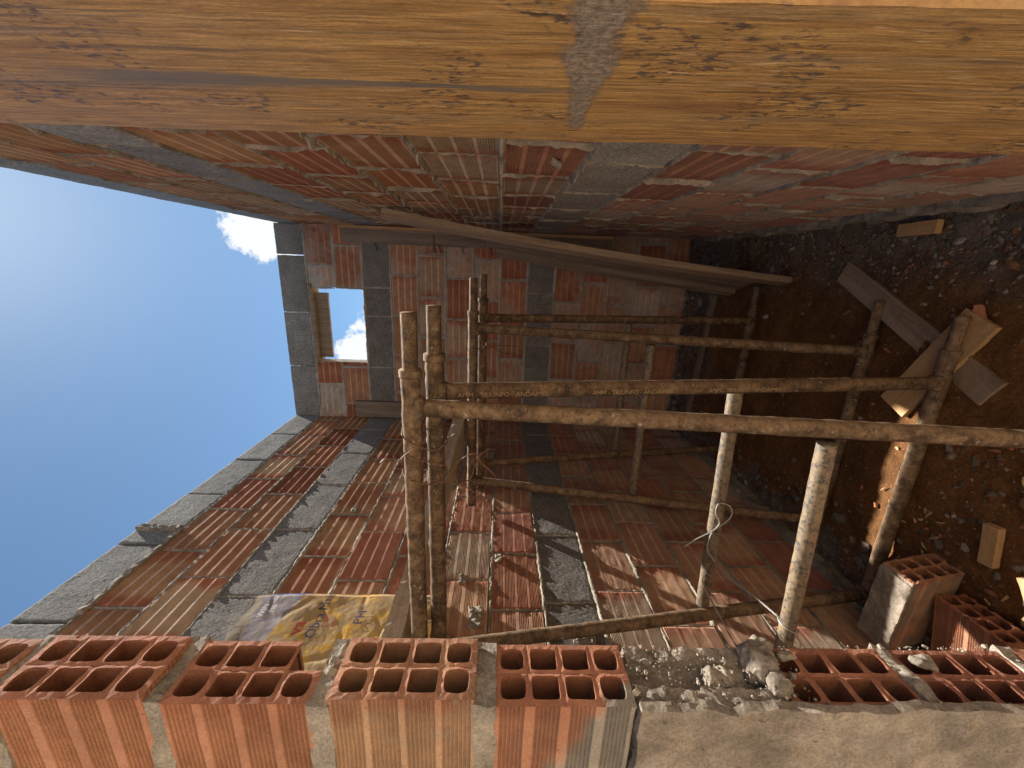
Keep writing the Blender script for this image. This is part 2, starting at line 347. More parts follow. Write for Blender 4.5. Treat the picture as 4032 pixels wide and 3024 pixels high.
def wall(label,O,u,n,a,b,joints,thick,hole=None,pro=.006,seed=0,wjit=.0015):
    """O: point at z=0 where u=0; courses of .2 m counted from the top"""
    O,u,n=A3(*O),A3(*u),A3(*n); v=A3(0,0,1)
    base=O+u*(a+b)/2; t=thing('brick_wall',label,'wall',(base[0],base[1],FLOOR))
    mbk,mm=MB(),MB()
    for k in range(15):
        z0=ZT-.2*(k+1)+.006; j=joints[k]
        conc=k in (0,3,9); pitch=.39 if (conc and k) else (.4 if conc else .297)
        if k==0: pitch=.39+.0
        sp=[]
        gap=.008 if conc else (.014 if seed==1 else .011)
        if isinstance(j,list):
            ed=[a]+sorted(j)+[b]; sp=[(ed[i]+gap/2,ed[i+1]-gap/2) for i in range(len(ed)-1)]
        else: sp=pieces(a,b,j,pitch,gap)
        if hole and z0+.1<hole[3] and z0+.1>hole[2]:
            q=[]
            for s,e in sp:
                for s2,e2 in ((s,min(e,hole[0])),(max(s,hole[1]),e)):
                    if e2-s2>.02: q.append((s2,e2))
            sp=q
        if conc: mc=MB()
        for i,(s,e) in enumerate(sp):
            sd_=seed*1000+k*37+i*7; rr=random.Random(sd_)
            o=O+u*s+v*z0
            if conc: blockface(mc,o,u,v,n,e-s,sd_,deep=thick if k==0 else .016,dep=rr.uniform(-.003,.003))
            else:
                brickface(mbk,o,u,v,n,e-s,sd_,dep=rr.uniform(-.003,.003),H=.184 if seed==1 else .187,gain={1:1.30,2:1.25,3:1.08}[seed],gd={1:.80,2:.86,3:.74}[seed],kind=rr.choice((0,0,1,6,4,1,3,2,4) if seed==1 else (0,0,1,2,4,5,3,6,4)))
            if i and not (k==0):
                strip(mm,O+u*(s-gap/2)+v*z0,v,u,n,.19,wid=.013 if seed==1 else .011,pro=pro*.45,seed=sd_%91,base=-.001 if seed==1 else -.0045)
        if conc: mc.build('cement_block_course',M_BLOCK,t)
        if k:
            segs=[(a,b)]
            zz=z0+.192
            if hole and hole[2]+.02<zz<hole[3]-.02: segs=[(a,hole[0]),(hole[1],b)]
            for s,e in segs: strip(mm,O+u*s+v*zz,u,v,n,e-s,wid=.022 if seed==1 else .020,pro=pro if seed!=3 or 6<=k<=9 else .006,seed=seed*7+k,base=-.0005 if seed==1 else -.0035)
    mbk.build('brickwork',M_BRICK,t)
    # mortar core behind the faces
    def slab(s,e,z0,z1):
        c=O+u*(s+e)/2-n*(thick/2+(.002 if seed==1 else .006))+v*(z0+z1)/2
        sz=np.abs(u)*(e-s)+np.abs(n)*(thick-.004)+v*(z1-z0); lumpbox(mm,c,sz,amp=.0012,sc=70,res=.03,seed=seed)
    zt=ZT-.2+.004
    if hole:
        slab(a,hole[0],hole[2],zt); slab(hole[1],b,hole[2],zt); slab(a,b,-1.7,hole[2]-.0)
    else: slab(a,b,-1.7,zt)
    mm.build('mortar',M_MORTL if seed==1 else M_MORT,t,smooth=False)
    mf=MB(); c=O+u*(a+b)/2+n*.0+v*(-1.53); sz=np.abs(u)*(b-a)+np.abs(n)*.05+v*.30
    lumpbox(mf,c,sz,amp=.010,sc=22,res=.014,seed=5,col=(.2,.18,.16)); mf.build('footing',M_MORT,t)
    return t
TB=.09
jb=[[.036,-.371,-.779],-.027,.113,[-.171,-.381,-.775],-.076,.066,-.088,.053,-.083,[-.176,-.566,-.751],.062,-.082,-.236+.297,-.094,-.234+.297]
wall('back wall of ribbed clay bricks with grey cement block bands and a square window opening',(0,3.025,0),(1,0,0),(0,-1,0),-1.19,.25,jb,TB,hole=(-.738,-.180,1.01,1.41),pro=.004,seed=1)
jl=[2.652,2.343,2.486,1.987,2.316,1.887,2.03,1.596,1.754,1.973,2.146,2.286,2.148,2.29,2.16]
wall('long side wall of ribbed clay bricks catching streaks of sun behind the scaffold frames',(-1.188,0,0),(0,1,0),(1,0,0),.48,3.14,jl,TB,pro=.0045,seed=2)
jr=[1.0,1.05,.93,1.1,.95,1.06,.93,1.045,.937,1.062,.93,1.05,.92,1.03,.90]
wall('shaded side wall of ribbed clay bricks next to the orange wooden boards, thick mortar squeezed from its joints',(.25,0,0),(0,1,0),(-1,0,0),.45,3.14,jr,TB,pro=.017,seed=3)
# ---------------------------------------------------------------- hollow bricks
def hollow(mb,T,chip=None,seed=0,kind=1,L_=.288,W_=.09,H_=.19,smear=None,colf=None,rag=.0018):
    """local: x = -length .. 0 (open end at 0, facing +x), y 0..W_, z 0..H_; T maps Nx3 local points to world"""
    a,e=PAL[kind]; a,e=A3(*a),A3(*e)
    def colour(P):
        x=P[:,0]+.02*fbm(P,20,seed); mk=np.clip(sst(-.035,-.008,x),0,1)[:,None]
        C=a*(1-mk)+(e*.7+a*.3)*mk; C=C*(1+.10*fbm(P,25,seed+3))[:,None]
        if colf is not None: C=colf(P,C)
        return C
    def put(P,F,gv=None,inner=False):
        P=np.asarray(P,float); C=colour(P)
        if inner: C=C*A3(.62,.55,.5)  # cell walls darkened: the shade inside the holes is painted into the clay
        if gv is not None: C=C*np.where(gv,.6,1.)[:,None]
        Q=P.copy()
        Q[:,0]+=rag*vn(P,160,seed)*(P[:,0]>-.004)
        Q+=np.stack([0*P[:,0],.0005*fbm(P,40,seed+1),.0006*fbm(P,40,seed+2)],1)
        mb.add(T(Q),F,C)
    # the open end with its eight cells
    ncz,ncy=4,2; k=6
    side=np.linspace(-1,1,k+1)
    sq=[(x,-1) for x in side[:-1]]+[(1,y) for y in side[:-1]]+[(-x,1) for x in side[:-1]]+[(-1,-y) for y in side[:-1]]; sq=np.array(sq); m=len(sq)
    for i in range(ncz):
        for j in range(ncy):
            z0,z1=H_*i/ncz,H_*(i+1)/ncz; y0,y1=W_*j/ncy,W_*(j+1)/ncy
            wz0=.0095 if i==0 else .0050; wz1=.0095 if i==ncz-1 else .0050; wy0=.0095 if j==0 else .0050; wy1=.0095 if j==ncy-1 else .0050
            hz0,hz1,hy0,hy1=z0+wz0,z1-wz1,y0+wy0,y1-wy1
            pw=3.3 if i in (0,ncz-1) else 9
            nrm=(np.abs(sq[:,0])**pw+np.abs(sq[:,1])**pw)**(1/pw); ro=sq/nrm[:,None]
            outr=np.stack([0*sq[:,0],(y0+y1)/2+sq[:,0]*(y1-y0)/2,(z0+z1)/2+sq[:,1]*(z1-z0)/2],1)
            hol=np.stack([0*sq[:,0],(hy0+hy1)/2+ro[:,0]*(hy1-hy0)/2,(hz0+hz1)/2+ro[:,1]*(hz1-hz0)/2],1)
            broken=chip is not None and (i,j) in chip
            if broken:
                hol[:,0]-=chip[(i,j)]; outr[:,0]-=chip[(i,j)]*(.6+.4*((outr[:,1]>W_*.7)|(outr[:,2]<.02)))
            xs_=[0,-.002,-.02,-.06,-.14,-L_]
            if not broken:
                mid=outr*.12+hol*.88; mid[:,0]+=.0012
                V=np.r_[outr,mid]; put(V,gridfaces(2,m,True)); base=mid
            else:
                put(np.r_[outr,hol],gridfaces(2,m,True)); base=hol
            rings=[base]
            for x in xs_[1:]:
                h=hol.copy(); h[:,0]=np.minimum(hol[:,0],x); rings.append(h)
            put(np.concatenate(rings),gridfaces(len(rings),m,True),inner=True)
    # ribbed outer shell
    per=[]
    pr=PROF[seed%3]*np.array([H_/.188,1]); pr=pr[(pr[:,1]>-.01)]
    for t_,d in pr: per.append((-d*.8,t_,0))
    prw=[(W_*q,-.0009 if (int(q*26)%2 and .12<q<.88) else 0) for q in np.linspace(.02,.98,26)]
    for t_,d in prw: per.append((t_,H_+d,1))
    for t_,d in pr[::-1]: per.append((W_+d*.8,t_,2))
    for t_,d in prw[::-1]: per.append((t_,-d,3))
    per=np.array(per); xs_=np.r_[0,-.004,-.012,-.03,np.linspace(-.06,-L_,8)]
    V=np.array([[x,p_[0],p_[1]] for x in xs_ for p_ in per]); F=gridfaces(len(xs_),len(per),True)
    if chip:
        keep=[]
        for f in F:
            c=V[list(f)].mean(0); bad=False
            for (i,j),dd in chip.items():
                if c[0]>-dd*.8 and H_*i/4-.004<c[2]<H_*(i+1)/4 and (c[1]>W_*j/2) : bad=True
            if not bad: keep.append(f)
        F=keep
    gvv=np.tile(np.array([min(q[0],W_-q[0])>.0018 and q[2] in (0,2) for q in per]),len(xs_)); put(V,F,gvv)
# jamb of the doorway: every course shows an open brick end
jt=thing('brick_wall','near wall end beside the doorway, open hollow brick ends stacked with mortar and cement render below','wall',(-.7,.43,FLOOR))
Y0=.385
courses=[(1.455,0,.003),(1.25,2,-.004),(1.05,1,.002),(.846,4,-.003),(.634,1,.004),(.424,1,-.004),(.210,0,.004),(-.006,1,-.008),(-.417,1,-.012),(-.622,3,-.014),(-.83,1,-.010),(-1.03,0,-.008),(-1.235,1,-.010)]
BR=[('pale scuffed brick',0)]
for ci,(zt_,kd,dx) in enumerate(courses):
    mb=MB(); X0=-.546+dx; zb=zt_-.190
    rz=random.Random(ci).uniform(-.02,.02)
    def T(P,X0=X0,zb=zb,rz=rz): 
        x,y=P[:,0],P[:,1]; return np.stack([X0+x*math.cos(rz)-y*math.sin(rz)*.4,Y0+y+x*math.sin(rz)*.4,zb+P[:,2]],1)
    chip={(0,1):.075} if ci==5 else None
    cf=None
    if ci==7:
        def cf(P,C):
            mk=sst(.0,.018,(.075-P[:,2])-(.0+(-P[:,0])*-.55)+.012*fbm(P,30,4)-.028)*(P[:,1]<.03)
            return C*(1-mk[:,None])+A3(.33,.285,.23)*mk[:,None]
    if ci>=8:
        def cf(P,C): return C*.92
    kcol={4:1,5:1,6:0,7:1}.get(ci,kd)
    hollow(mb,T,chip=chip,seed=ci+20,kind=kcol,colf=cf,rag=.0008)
    lab={4:'brick with rounded dark cells above a cracked mortar bed',5:'brick with one corner cell broken away',6:'tan brick with straight ribs, cement on its lower lip',7:'bright orange brick smeared with cement at its lower corner'}.get(ci)
    o=mb.build('hollow_brick',M_BRICK,jt)
    if lab: o['label']=lab
# more brick beyond the open ends, ribbed faces to the front
mb=MB(); mm=MB()
for ci,(zt_,kd,dx) in enumerate(courses):
    for q in (0,1): brickface(mb,A3(-.55-.298*(q+1)-.296,Y0+.002,zt_-.189),A3(1,0,0),A3(0,0,1),A3(0,-1,0),.288,900+ci*3+q,kind=kd,H=.188)
mb.build('brickwork',M_BRICK,jt)
prev=1.42
tops=[c[0] for c in courses[:8]]
for i in range(len(tops)-1):
    zb=tops[i]-.19; z1=tops[i+1]; g_=zb-z1
    lumpbox(mm,(-.702,Y0+.047,(zb+z1)/2),(.300,.094+.004*(i%2),g_+.006),amp=.0045,sc=34,res=.006,seed=40+i,flat=(1,.8,.35))
mm2=[(-.607,.022),(-.812,.020),(-1.020,.018),(-1.2,.02)]
for zc,g_ in ((-.6145,.014),(-.820,.018),(-1.025,.014),(-1.23,.014)):
    lumpbox(mm,(-.700,Y0+.046,zc+.0),(.290,.094,g_+.006),amp=.006,sc=48,res=.004,seed=int(-zc*50),flat=(1,.8,.3))
lumpbox(mm,(-.95,Y0+.055,0),(.5,.074,3.1),amp=.001,res=.06,seed=3)
mm.build('mortar',M_MORT,jt,smooth=False)
# grouted cement block course with lumps of concrete
mb=MB()
lumpbox(mb,(-.70,Y0+.012,-.303),(.292,.026,.200),amp=.0035,sc=90,res=.0035,seed=7)
lumpbox(mb,(-.705,Y0+.080,-.303),(.29,.022,.200),amp=.0045,sc=90,res=.0035,seed=8)
lumpbox(mb,(-.712,Y0+.047,-.303),(.28,.056,.204),amp=.012,sc=22,res=.0035,seed=9,flat=(1,.4,.3))
mb.build('cement_block',M_RENDER,jt,smooth=True)
mb=MB()
for (x,y,z,s1,s2,s3,sd_) in ((-.556,Y0+.062,-.402,.050,.060,.050,1),(-.556,Y0+.034,-.408,.036,.046,.030,2),(-.560,Y0+.086,-.420,.04,.024,.04,3),(-.566,Y0+.045,-.330,.034,.036,.05,4),(-.548,Y0+.070,-.445,.012,.016,.026,11),(-.56,Y0+.070,.218,.03,.02,.02,14),(-.556,Y0+.05,.222,.026,.03,.02,15),(-.550,Y0+.060,-.655,.012,.018,.03,16)):
    lumpbox(mb,(x,y,z),(s1,s2,s3),amp=.0050,sc=60,res=.0025,seed=60+sd_,rnd=min(s1,s2,s3)*.5)
mb.build('mortar_lump',M_RENDER,jt,smooth=True)
mb=MB(); lumpbox(mb,(-.885,Y0-.004,-.86),(.672,.012,1.32),amp=.0045,sc=34,res=.006,seed=13,flat=(.8,1,.8)); mb.build('render_coat',M_RENDER,jt)
# ---------------------------------------------------------------- wooden boards on the near right
m,nt,b=newmat('stained_form_board',.62); M_FORM=m; g=G(nt); b.inputs['Specular IOR Level'].default_value=.35
t=g.node('ShaderNodeTexCoord'); sx=g.node('ShaderNodeSeparateXYZ'); g.ln(t.outputs['Object'],sx.inputs[0]); yy,zz=sx.outputs['Y'],sx.outputs['Z']
v0=g.co(); wob=g.noise(g.co((3,3,.6)),1,3,.5); 
vs=g.co((1,90,2.4)); gr=g.noise(vs,1,7,.62,1.2); gr2=g.noise(g.co((1,26,.9)),1,4,.5,1.5)
c=g.mix(g.mr(gr,.3,.7),(.37,.19,.06),(.64,.39,.14)); c=g.mix(g.m('MULTIPLY',g.mr(gr2,.35,.7),.35),c,(.36,.16,.05))
fl=g.mr(g.noise(g.co((1,150,22),rot=(.12,0,0)),1,3,.5),.60,.70); c=g.mix(g.m('MULTIPLY',fl,g.mr(g.noise(v0,5,2,.5),.35,.6,0,.5)),c,(.80,.60,.36))
# fine dark weather marks
dk=g.m('MULTIPLY',g.mr(g.noise(g.co((1,150,60)),1,5,.65,.3),.51,.57),g.mr(g.noise(v0,9,4,.65),.53,.58)); c=g.mix(g.m('MULTIPLY',dk,.8),c,(.07,.06,.06)); c=g.mix(g.m('MULTIPLY',g.mr(g.noise(g.co((1,34,1.1)),1,6,.6,.5),.54,.66),.5),c,(.27,.21,.155)); c=g.mix(g.m('MULTIPLY',g.mr(g.noise(g.co((1,75,1.4)),1,6,.65,.3),.57,.66),.62),c,(.15,.10,.065)); c=col_var(g,c,g.co((1,190,16)),.42,1); c=col_var(g,c,g.co((1,1,.5)),.20,420); c=g.mix(g.mr(g.noise(g.co((1,420,60)),1,3,.6),.64,.72,0,.55),c,(.72,.55,.34))
dk=g.mr(g.noise(g.co((1,160,7)),1,4,.65),.58,.70); c=g.mix(g.m('MULTIPLY',dk,.55),c,(.15,.075,.04))
def gmask(expr_lo,expr,w,n,amp=.5):
    d=g.m('ABSOLUTE',expr); d=g.m('ADD',d,g.m('MULTIPLY',g.m('SUBTRACT',n,.5),-amp*w)); return g.mr(d,w*.75,w*1.05,1,0)
nn1=g.noise(g.co((1,60,7)),1,6,.7)
# long grey cement streak and the diagonal smear
ln1=g.m('SUBTRACT',yy,g.m('ADD',.1315,g.m('MULTIPLY',zz,-.017)))
w1=g.m('MULTIPLY',g.mr(zz,-.10,.0,0,1),g.mr(zz,.42,.52,1,0)); wd=g.mr(zz,.15,.40,.006,.017)
d1=g.m('DIVIDE',g.m('ABSOLUTE',ln1),wd); m1=g.mr(g.m('ADD',d1,g.m('MULTIPLY',g.m('SUBTRACT',nn1,.5),2.4)),.75,1.1,1,0)
c=g.mix(g.m('MULTIPLY',g.m('MULTIPLY',m1,w1),.85),c,(.20,.165,.135))
nn2=g.noise(v0,52,9,.8,.5)
cen=g.m('ADD',-.074,g.m('MULTIPLY',g.m('SUBTRACT',yy,.20),-.03)); wd=g.mr(yy,-.03,.24,.026,.009)
nn3=g.noise(v0,17,5,.7,.5)
d2=g.m('DIVIDE',g.m('ABSOLUTE',g.m('SUBTRACT',zz,cen)),wd); m2=g.mr(g.m('ADD',g.m('ADD',d2,g.m('MULTIPLY',g.m('SUBTRACT',nn3,.5),2.4)),g.m('MULTIPLY',g.m('SUBTRACT',nn2,.5),2.4)),.75,1.15,1,0)
m2=g.m('MULTIPLY',m2,g.mr(yy,.235,.255,1,0)); c=g.mix(g.m('MULTIPLY',m2,.85),c,g.mix(g.mr(g.noise(v0,150,6,.8),.42,.58),(.16,.125,.095),(.42,.35,.28)))
# knot whorl
kd=g.m('ADD',g.m('POWER',g.m('MULTIPLY',g.m('SUBTRACT',yy,.165),1/.020),2),g.m('POWER',g.m('MULTIPLY',g.m('SUBTRACT',zz,-.20),1/.12),2))
c=g.mix(g.m('MULTIPLY',g.mr(g.m('ADD',kd,g.m('MULTIPLY',g.m('SUBTRACT',nn1,.5),2)),.1,1,1,0),.55),c,(.20,.08,.04))
g.ln(c,b.inputs['Base Color']); bn=g.bump(g.m('ADD',gr,g.noise(g.co((1,260,30)),1,3,.6)),.8,.0015,None); g.bump(m2,.5,.003,b,bn)
M_FORM2=mat_wood('fresh_form_board',(.38,.19,.05),(.28,.13,.035),.6,stretch=(45,45,2.2),grey=.1)
ft=thing('formwork_board','wide orange form board with cement smears standing upright on the right of the doorway','board',(.18,.354,0))
mb=MB(); lumpbox(mb,(.193,.496,.0),(.026,.312,3.1),amp=.0009,sc=30,res=.012,seed=3); o=mb.build('board',M_FORM,ft)
# object origin at the near lower edge so the stain coordinates stay simple
for v_ in o.data.vertices: v_.co-=Vector((.18,.354,0))
o.matrix_parent_inverse=Matrix.Identity(4); ft.rotation_euler=(-.060,0,0)
mb=MB(); lumpbox(mb,(.307,.355,0),(.20,.028,3.1),amp=.0008,sc=30,res=.02,seed=4,col=(.5,.3,.1)); 
o=mb.build('formwork_board',M_FORM2); o.rotation_euler=(-.06,0,0); tag(o,'bright narrow board edge nearest the camera, butted in front of the wide orange board','board')
mb=MB(); lumpbox(mb,(.262,.50,-.02),(.10,.24,3.0),amp=.002,sc=20,res=.03,seed=4); tag(mb.build('concrete_column',M_RENDER),'concrete column cast behind the orange boards','column')
# ---------------------------------------------------------------- scaffold frames
def frame(label,top,bot,pin,col_,ups,endx,rung,grp,seed,r=.0224,rv=.0205,tint=1.,rr=.0195,botpin=None,left_top=None):
    t=thing('scaffold_frame',label,'scaffolding',(sum(ups)/2,bot[0],bot[1]),grp)
    up_t=A3(0,top[0]-bot[0],top[1]-bot[1])
    tc_=A3(tint,tint,tint)
    for nm,(y,z),pn,cl,ex in (('top_rail',top,pin,col_,endx),('bottom_rail',bot,botpin[0] if botpin else pin,botpin[1] if botpin else col_,endx)):
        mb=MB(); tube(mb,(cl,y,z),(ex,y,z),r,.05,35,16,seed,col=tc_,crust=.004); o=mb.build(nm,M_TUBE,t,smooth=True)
        m2=MB(); tube(m2,(pn,y,z),(cl-.03,y,z),r*.80,.05,35,16,seed+3,col=tc_,crust=.001); q=m2.build('spigot',M_TUBE,t,smooth=True)
        m3=MB(); tube(m3,(cl+.007,y,z),(cl-.010,y,z),r*1.17,.08,60,16,seed+4,col=tc_,step=.004); m3.build('collar',M_TUBE,t,smooth=True)
        # weld blobs
    for i,x in enumerate(ups):
        mb=MB(); a=A3(x+.002*i,top[0],top[1]); b_=A3(x,bot[0],bot[1]); d=(b_-a)/np.linalg.norm(b_-a)
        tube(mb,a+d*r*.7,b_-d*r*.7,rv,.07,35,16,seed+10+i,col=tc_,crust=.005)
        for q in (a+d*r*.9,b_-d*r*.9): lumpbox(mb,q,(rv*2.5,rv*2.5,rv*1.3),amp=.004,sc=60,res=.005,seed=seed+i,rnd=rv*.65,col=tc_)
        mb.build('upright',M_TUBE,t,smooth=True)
    mb=MB(); tube(mb,(rung[0]-.012,*rung[2]),(rung[1]+.012,*rung[3]),rr,.05,40,16,seed+20,col=tc_,crust=.0015)
    mb.build('rung',M_RUNG,t,smooth=True)
    return t
GR='muddy scaffold frames propped in pairs'
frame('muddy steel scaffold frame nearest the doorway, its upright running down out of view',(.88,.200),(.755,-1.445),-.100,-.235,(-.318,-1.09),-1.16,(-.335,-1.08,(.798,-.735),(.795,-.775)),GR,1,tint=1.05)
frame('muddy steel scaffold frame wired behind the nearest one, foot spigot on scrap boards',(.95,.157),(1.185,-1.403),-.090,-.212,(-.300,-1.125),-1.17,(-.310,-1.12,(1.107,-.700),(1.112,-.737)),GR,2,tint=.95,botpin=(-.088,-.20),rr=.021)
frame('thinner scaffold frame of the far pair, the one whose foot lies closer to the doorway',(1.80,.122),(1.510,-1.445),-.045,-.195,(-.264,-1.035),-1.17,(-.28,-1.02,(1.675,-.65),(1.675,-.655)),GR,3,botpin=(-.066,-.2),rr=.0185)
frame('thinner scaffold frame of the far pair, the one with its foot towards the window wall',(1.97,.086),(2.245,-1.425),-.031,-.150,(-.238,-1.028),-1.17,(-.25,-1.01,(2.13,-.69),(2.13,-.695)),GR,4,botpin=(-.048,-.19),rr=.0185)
# ---------------------------------------------------------------- tie wires
def loop(c,ry,rz_,tilt=0,n=20,ph=0,drift=0):
    return [(c[0]+tilt*math.sin(a)+drift*a,c[1]+ry*math.cos(a),c[2]+rz_*math.sin(a)) for a in np.linspace(ph,ph+2*math.pi,n)]
RU=(.16,.085,.05); GY=(.42,.40,.37)
mb=MB()
cAB=(0,.915,.180)
poly(mb,loop((-.405,.915,.180),.066,.053,.02),.0017,col=RU,jit=.004)
poly(mb,loop((-.500,.915,.180),.066,.053,.006),.0017,col=RU,jit=.004,seed=3)
poly(mb,[(-.415,.842,.215),(-.43,.836,.17),(-.455,.86,.13),(-.49,.87,.10),(-.515,.88,.09),(-.50,.89,.06),(-.44,.88,.04),(-.41,.86,.02)],.0017,col=RU,jit=.006)
poly(mb,[(-.405,.835,.19),(-.43,.83,.232),(-.418,.826,.25),(-.43,.82,.262)],.0017,col=RU,jit=.004)
poly(mb,[(-.50,.86,.12),(-.52,.87,.07),(-.55,.88,.04),(-.60,.89,.015),(-.615,.90,.0)],.0017,col=RU,jit=.004)
poly(mb,[(-.50,.845,.15),(-.47,.83,.11),(-.43,.82,.09),(-.40,.82,.05),(-.43,.83,.03),(-.47,.84,.0)],.0015,col=RU,jit=.006,seed=7)
tag(mb.build('tie_wire',M_WIRE),'rusty tie wire twisted round the two nearest top rails, loose ends hanging','wire')
mb=MB(); poly(mb,loop((-.345,1.885,.105),.115,.040,.01),.0016,col=RU,jit=.004)
poly(mb,[(-.35,1.77,.10),(-.345,1.76,.05),(-.33,1.75,.03),(-.332,1.75,.0),(-.33,1.75,-.08)],.0014,col=RU,jit=.004)
poly(mb,[(-.33,1.76,.04),(-.36,1.75,.0),(-.37,1.75,-.05)],.0014,col=RU,jit=.004)
tag(mb.build('tie_wire',M_WIRE),'small dark tie wire holding the top rails of the far pair','wire')
def tw(mb,pts,r,col,seed=0):
    for ph in (0,math.pi):
        P=[A3(*q) for q in pts]; Q=[]; k=0
        for i in range(len(P)-1):
            n_=max(2,int(np.linalg.norm(P[i+1]-P[i])/.004))
            for s in np.linspace(0,1,n_,endpoint=False):
                c_=P[i]*(1-s)+P[i+1]*s; Q.append(c_+A3(0,math.cos(k*.9+ph),math.sin(k*.9+ph))*r*.9); k+=1
        poly(mb,Q,r,n=5,sub=1,col=col)
mb=MB()
tw(mb,[(-.905,1.08,-.728),(-.89,.99,-.728),(-.87,.90,-.745),(-.862,.825,-.760)],.0019,GY)
poly(mb,loop((-.858,.797,-.765),.024,.023,.008),.0018,col=GY)
poly(mb,[(-.862,.82,-.757),(-.872,.79,-.78),(-.90,.78,-.795),(-.945,.78,-.80),(-.965,.78,-.79),(-.955,.775,-.765)],.0018,col=GY)
poly(mb,[(-.905,1.085,-.73),(-.86,1.088,-.70),(-.80,1.085,-.70),(-.76,1.085,-.72),(-.72,1.085,-.70),(-.69,1.09,-.71),(-.70,1.085,-.745),(-.74,1.085,-.75),(-.79,1.085,-.70),(-.82,1.085,-.655),(-.85,1.085,-.62)],.0021,col=GY)
poly(mb,loop((-.70,1.110,-.722),.026,.024,.02),.002,col=(.12,.1,.09))
poly(mb,[(-.905,1.085,-.73),(-.95,1.087,-.715),(-1.0,1.09,-.71),(-1.06,1.0,-.74),(-1.10,.95,-.76),(-1.10,.90,-.80)],.0017,col=(.1,.08,.07))
tag(mb.build('tie_wire',M_WIRE),'pale twisted wire strung between the middle rungs of the two nearest frames','wire')
# ---------------------------------------------------------------- planks
def plank(name,label,cat,p0,p1,wdir,w,t_,mat,amp=.0012,seed=0,grp=None,bow=0,res=.012,extra=None):
    p0,p1=A3(*p0),A3(*p1); d=p1-p0; Ln=np.linalg.norm(d); d/=Ln; wd=A3(*wdir); wd-=d*(wd@d); wd/=np.linalg.norm(wd); nn=np.cross(d,wd)
    mb=MB(); lumpbox(mb,(0,0,0),(w,t_,Ln),amp=amp,sc=40,res=res,seed=seed)
    o=mb.build(name,mat); me=o.data
    R=Matrix(((wd[0],nn[0],d[0]),(wd[1],nn[1],d[1]),(wd[2],nn[2],d[2])))
    if bow:
        for v_ in me.vertices: q=v_.co.z/(Ln/2); v_.co.y+=bow*(1-q*q)
    o.matrix_world=Matrix.Translation((p0+p1)/2)@R.to_4x4()
    tag(o,label,cat,grp); return o
plank('plank','rough plank resting on the top rails beside the yellow bag','plank',(-1.110,.66,.292),(-.735,1.95,.176),(-1,0,0),.13,.052,M_WOODM,amp=.0028,seed=2,res=.009)
# back corner boards
c1=thing('corner_board','long grey board nailed upright in the back right corner, bent nails along it','board',(.18,3.0,.2))
o=plank('panel',None,None,(.180,3.004,1.13),(.180,3.004,-.78),(1,0,0),.098,.022,M_WOODG,seed=5); 
def adopt(o,t): o.parent=t; o.matrix_parent_inverse=Matrix.Translation(-Vector(t.location)); return o
adopt(o,c1)
o=plank('batten',None,None,(.236,2.985,1.13),(.230,2.985,-.78),(0,1,0),.05,.020,M_WOODN,seed=6); adopt(o,c1)
for z in (.885,.475,.44,.08,.28):
    mb=MB(); poly(mb,[(.205 if z in(.475,) else .135,2.985,z+.01),(.13,2.975,z+.004),(.10 if z!=.475 else .09,2.97,z-.005),(.085,2.968,z-.012)],.0028,col=(.03,.025,.02)); adopt(mb.build('nail',M_WIRE),c1)
plank('corner_board','short grey board nailed upright in the back left corner','board',(-1.105,3.000,1.115),(-1.105,3.000,.28),(1,0,0),.125,.035,M_WOODG,seed=7)
# leaning boards
plank('plank','long bowed plank leaning against the shaded wall','plank',(-.012,2.08,-1.455),(.215,1.97,.545),(-.20,1,0),.088,.030,M_WOODR,seed=8,bow=.020)
pl2=thing('form_panel','shorter cement-crusted form panel leaning behind the long bowed plank','panel',(.1,2.45,-1.4))
o=plank('board',None,None,(-.030,2.36,-1.43),(.150,2.36,.09),(-.35,1,0),.15,.030,M_WOODG,seed=9,bow=.01,amp=.002); adopt(o,pl2)
o=plank('batten',None,None,(-.085,2.44,-1.40),(.092,2.44,.03),(-.42,1,0),.05,.04,M_WOODG,seed=10,bow=.01); adopt(o,pl2)
# window timber
plank('lintel_board','thin board under the lintel of the window opening','board',(-.77,3.075,1.392),(-.155,3.075,1.397),(0,1,0),.13,.020,M_WOODGX,seed=11)
plank('board','short board hanging across the top of the window opening','board',(-.715,3.085,1.343),(-.225,3.085,1.343),(0,0,1),.098,.024,M_WOODGX,seed=12)
# ground timber
def gp(name,label,cat,a,b_,w,t_,mat,lift=0,seed=0,grp=None,tz=0):
    za=float(gh(a[0],a[1]))+t_/2+lift; zb=float(gh(b_[0],b_[1]))+t_/2+lift+tz
    d=A3(b_[0]-a[0],b_[1]-a[1],0); return plank(name,label,cat,(a[0],a[1],za),(b_[0],b_[1],zb),(-d[1],d[0],0),w,t_,mat,seed=seed,grp=grp,res=.008)
gp('scrap_board','long scrap board on the ground passing under the foot of the second frame','board',(.04,1.74),(-.30,1.07),.088,.016,M_WOODR,seed=20,lift=-.004)
gp('scrap_board','broad scrap board lying across the long one, one end in the patch of sun','board',(-.09,1.155),(-.425,1.315),.105,.016,M_WOODN,seed=21,lift=.011)
gp('wood_block','small wooden block on the grey rubble by the shaded wall','block',(.180,1.485),(.183,1.355),.042,.022,M_WOODN,seed=22,lift=.022)
gp('wood_block','short pale offcut beside the hollow brick lying on its edge','block',(-.655,.945),(-.775,.93),.036,.022,M_WOODN,seed=23,lift=.012)
gp('scrap_board','orange scrap board at the lower edge of the view near the doorway','board',(-.735,.825),(-.96,.69),.085,.022,M_WOODN,seed=24,lift=.02)
gp('batten','thin batten lying along the foot of the window wall','batten',(-.12,2.68),(-.98,2.74),.03,.03,M_WOODG,seed=25,lift=.01)
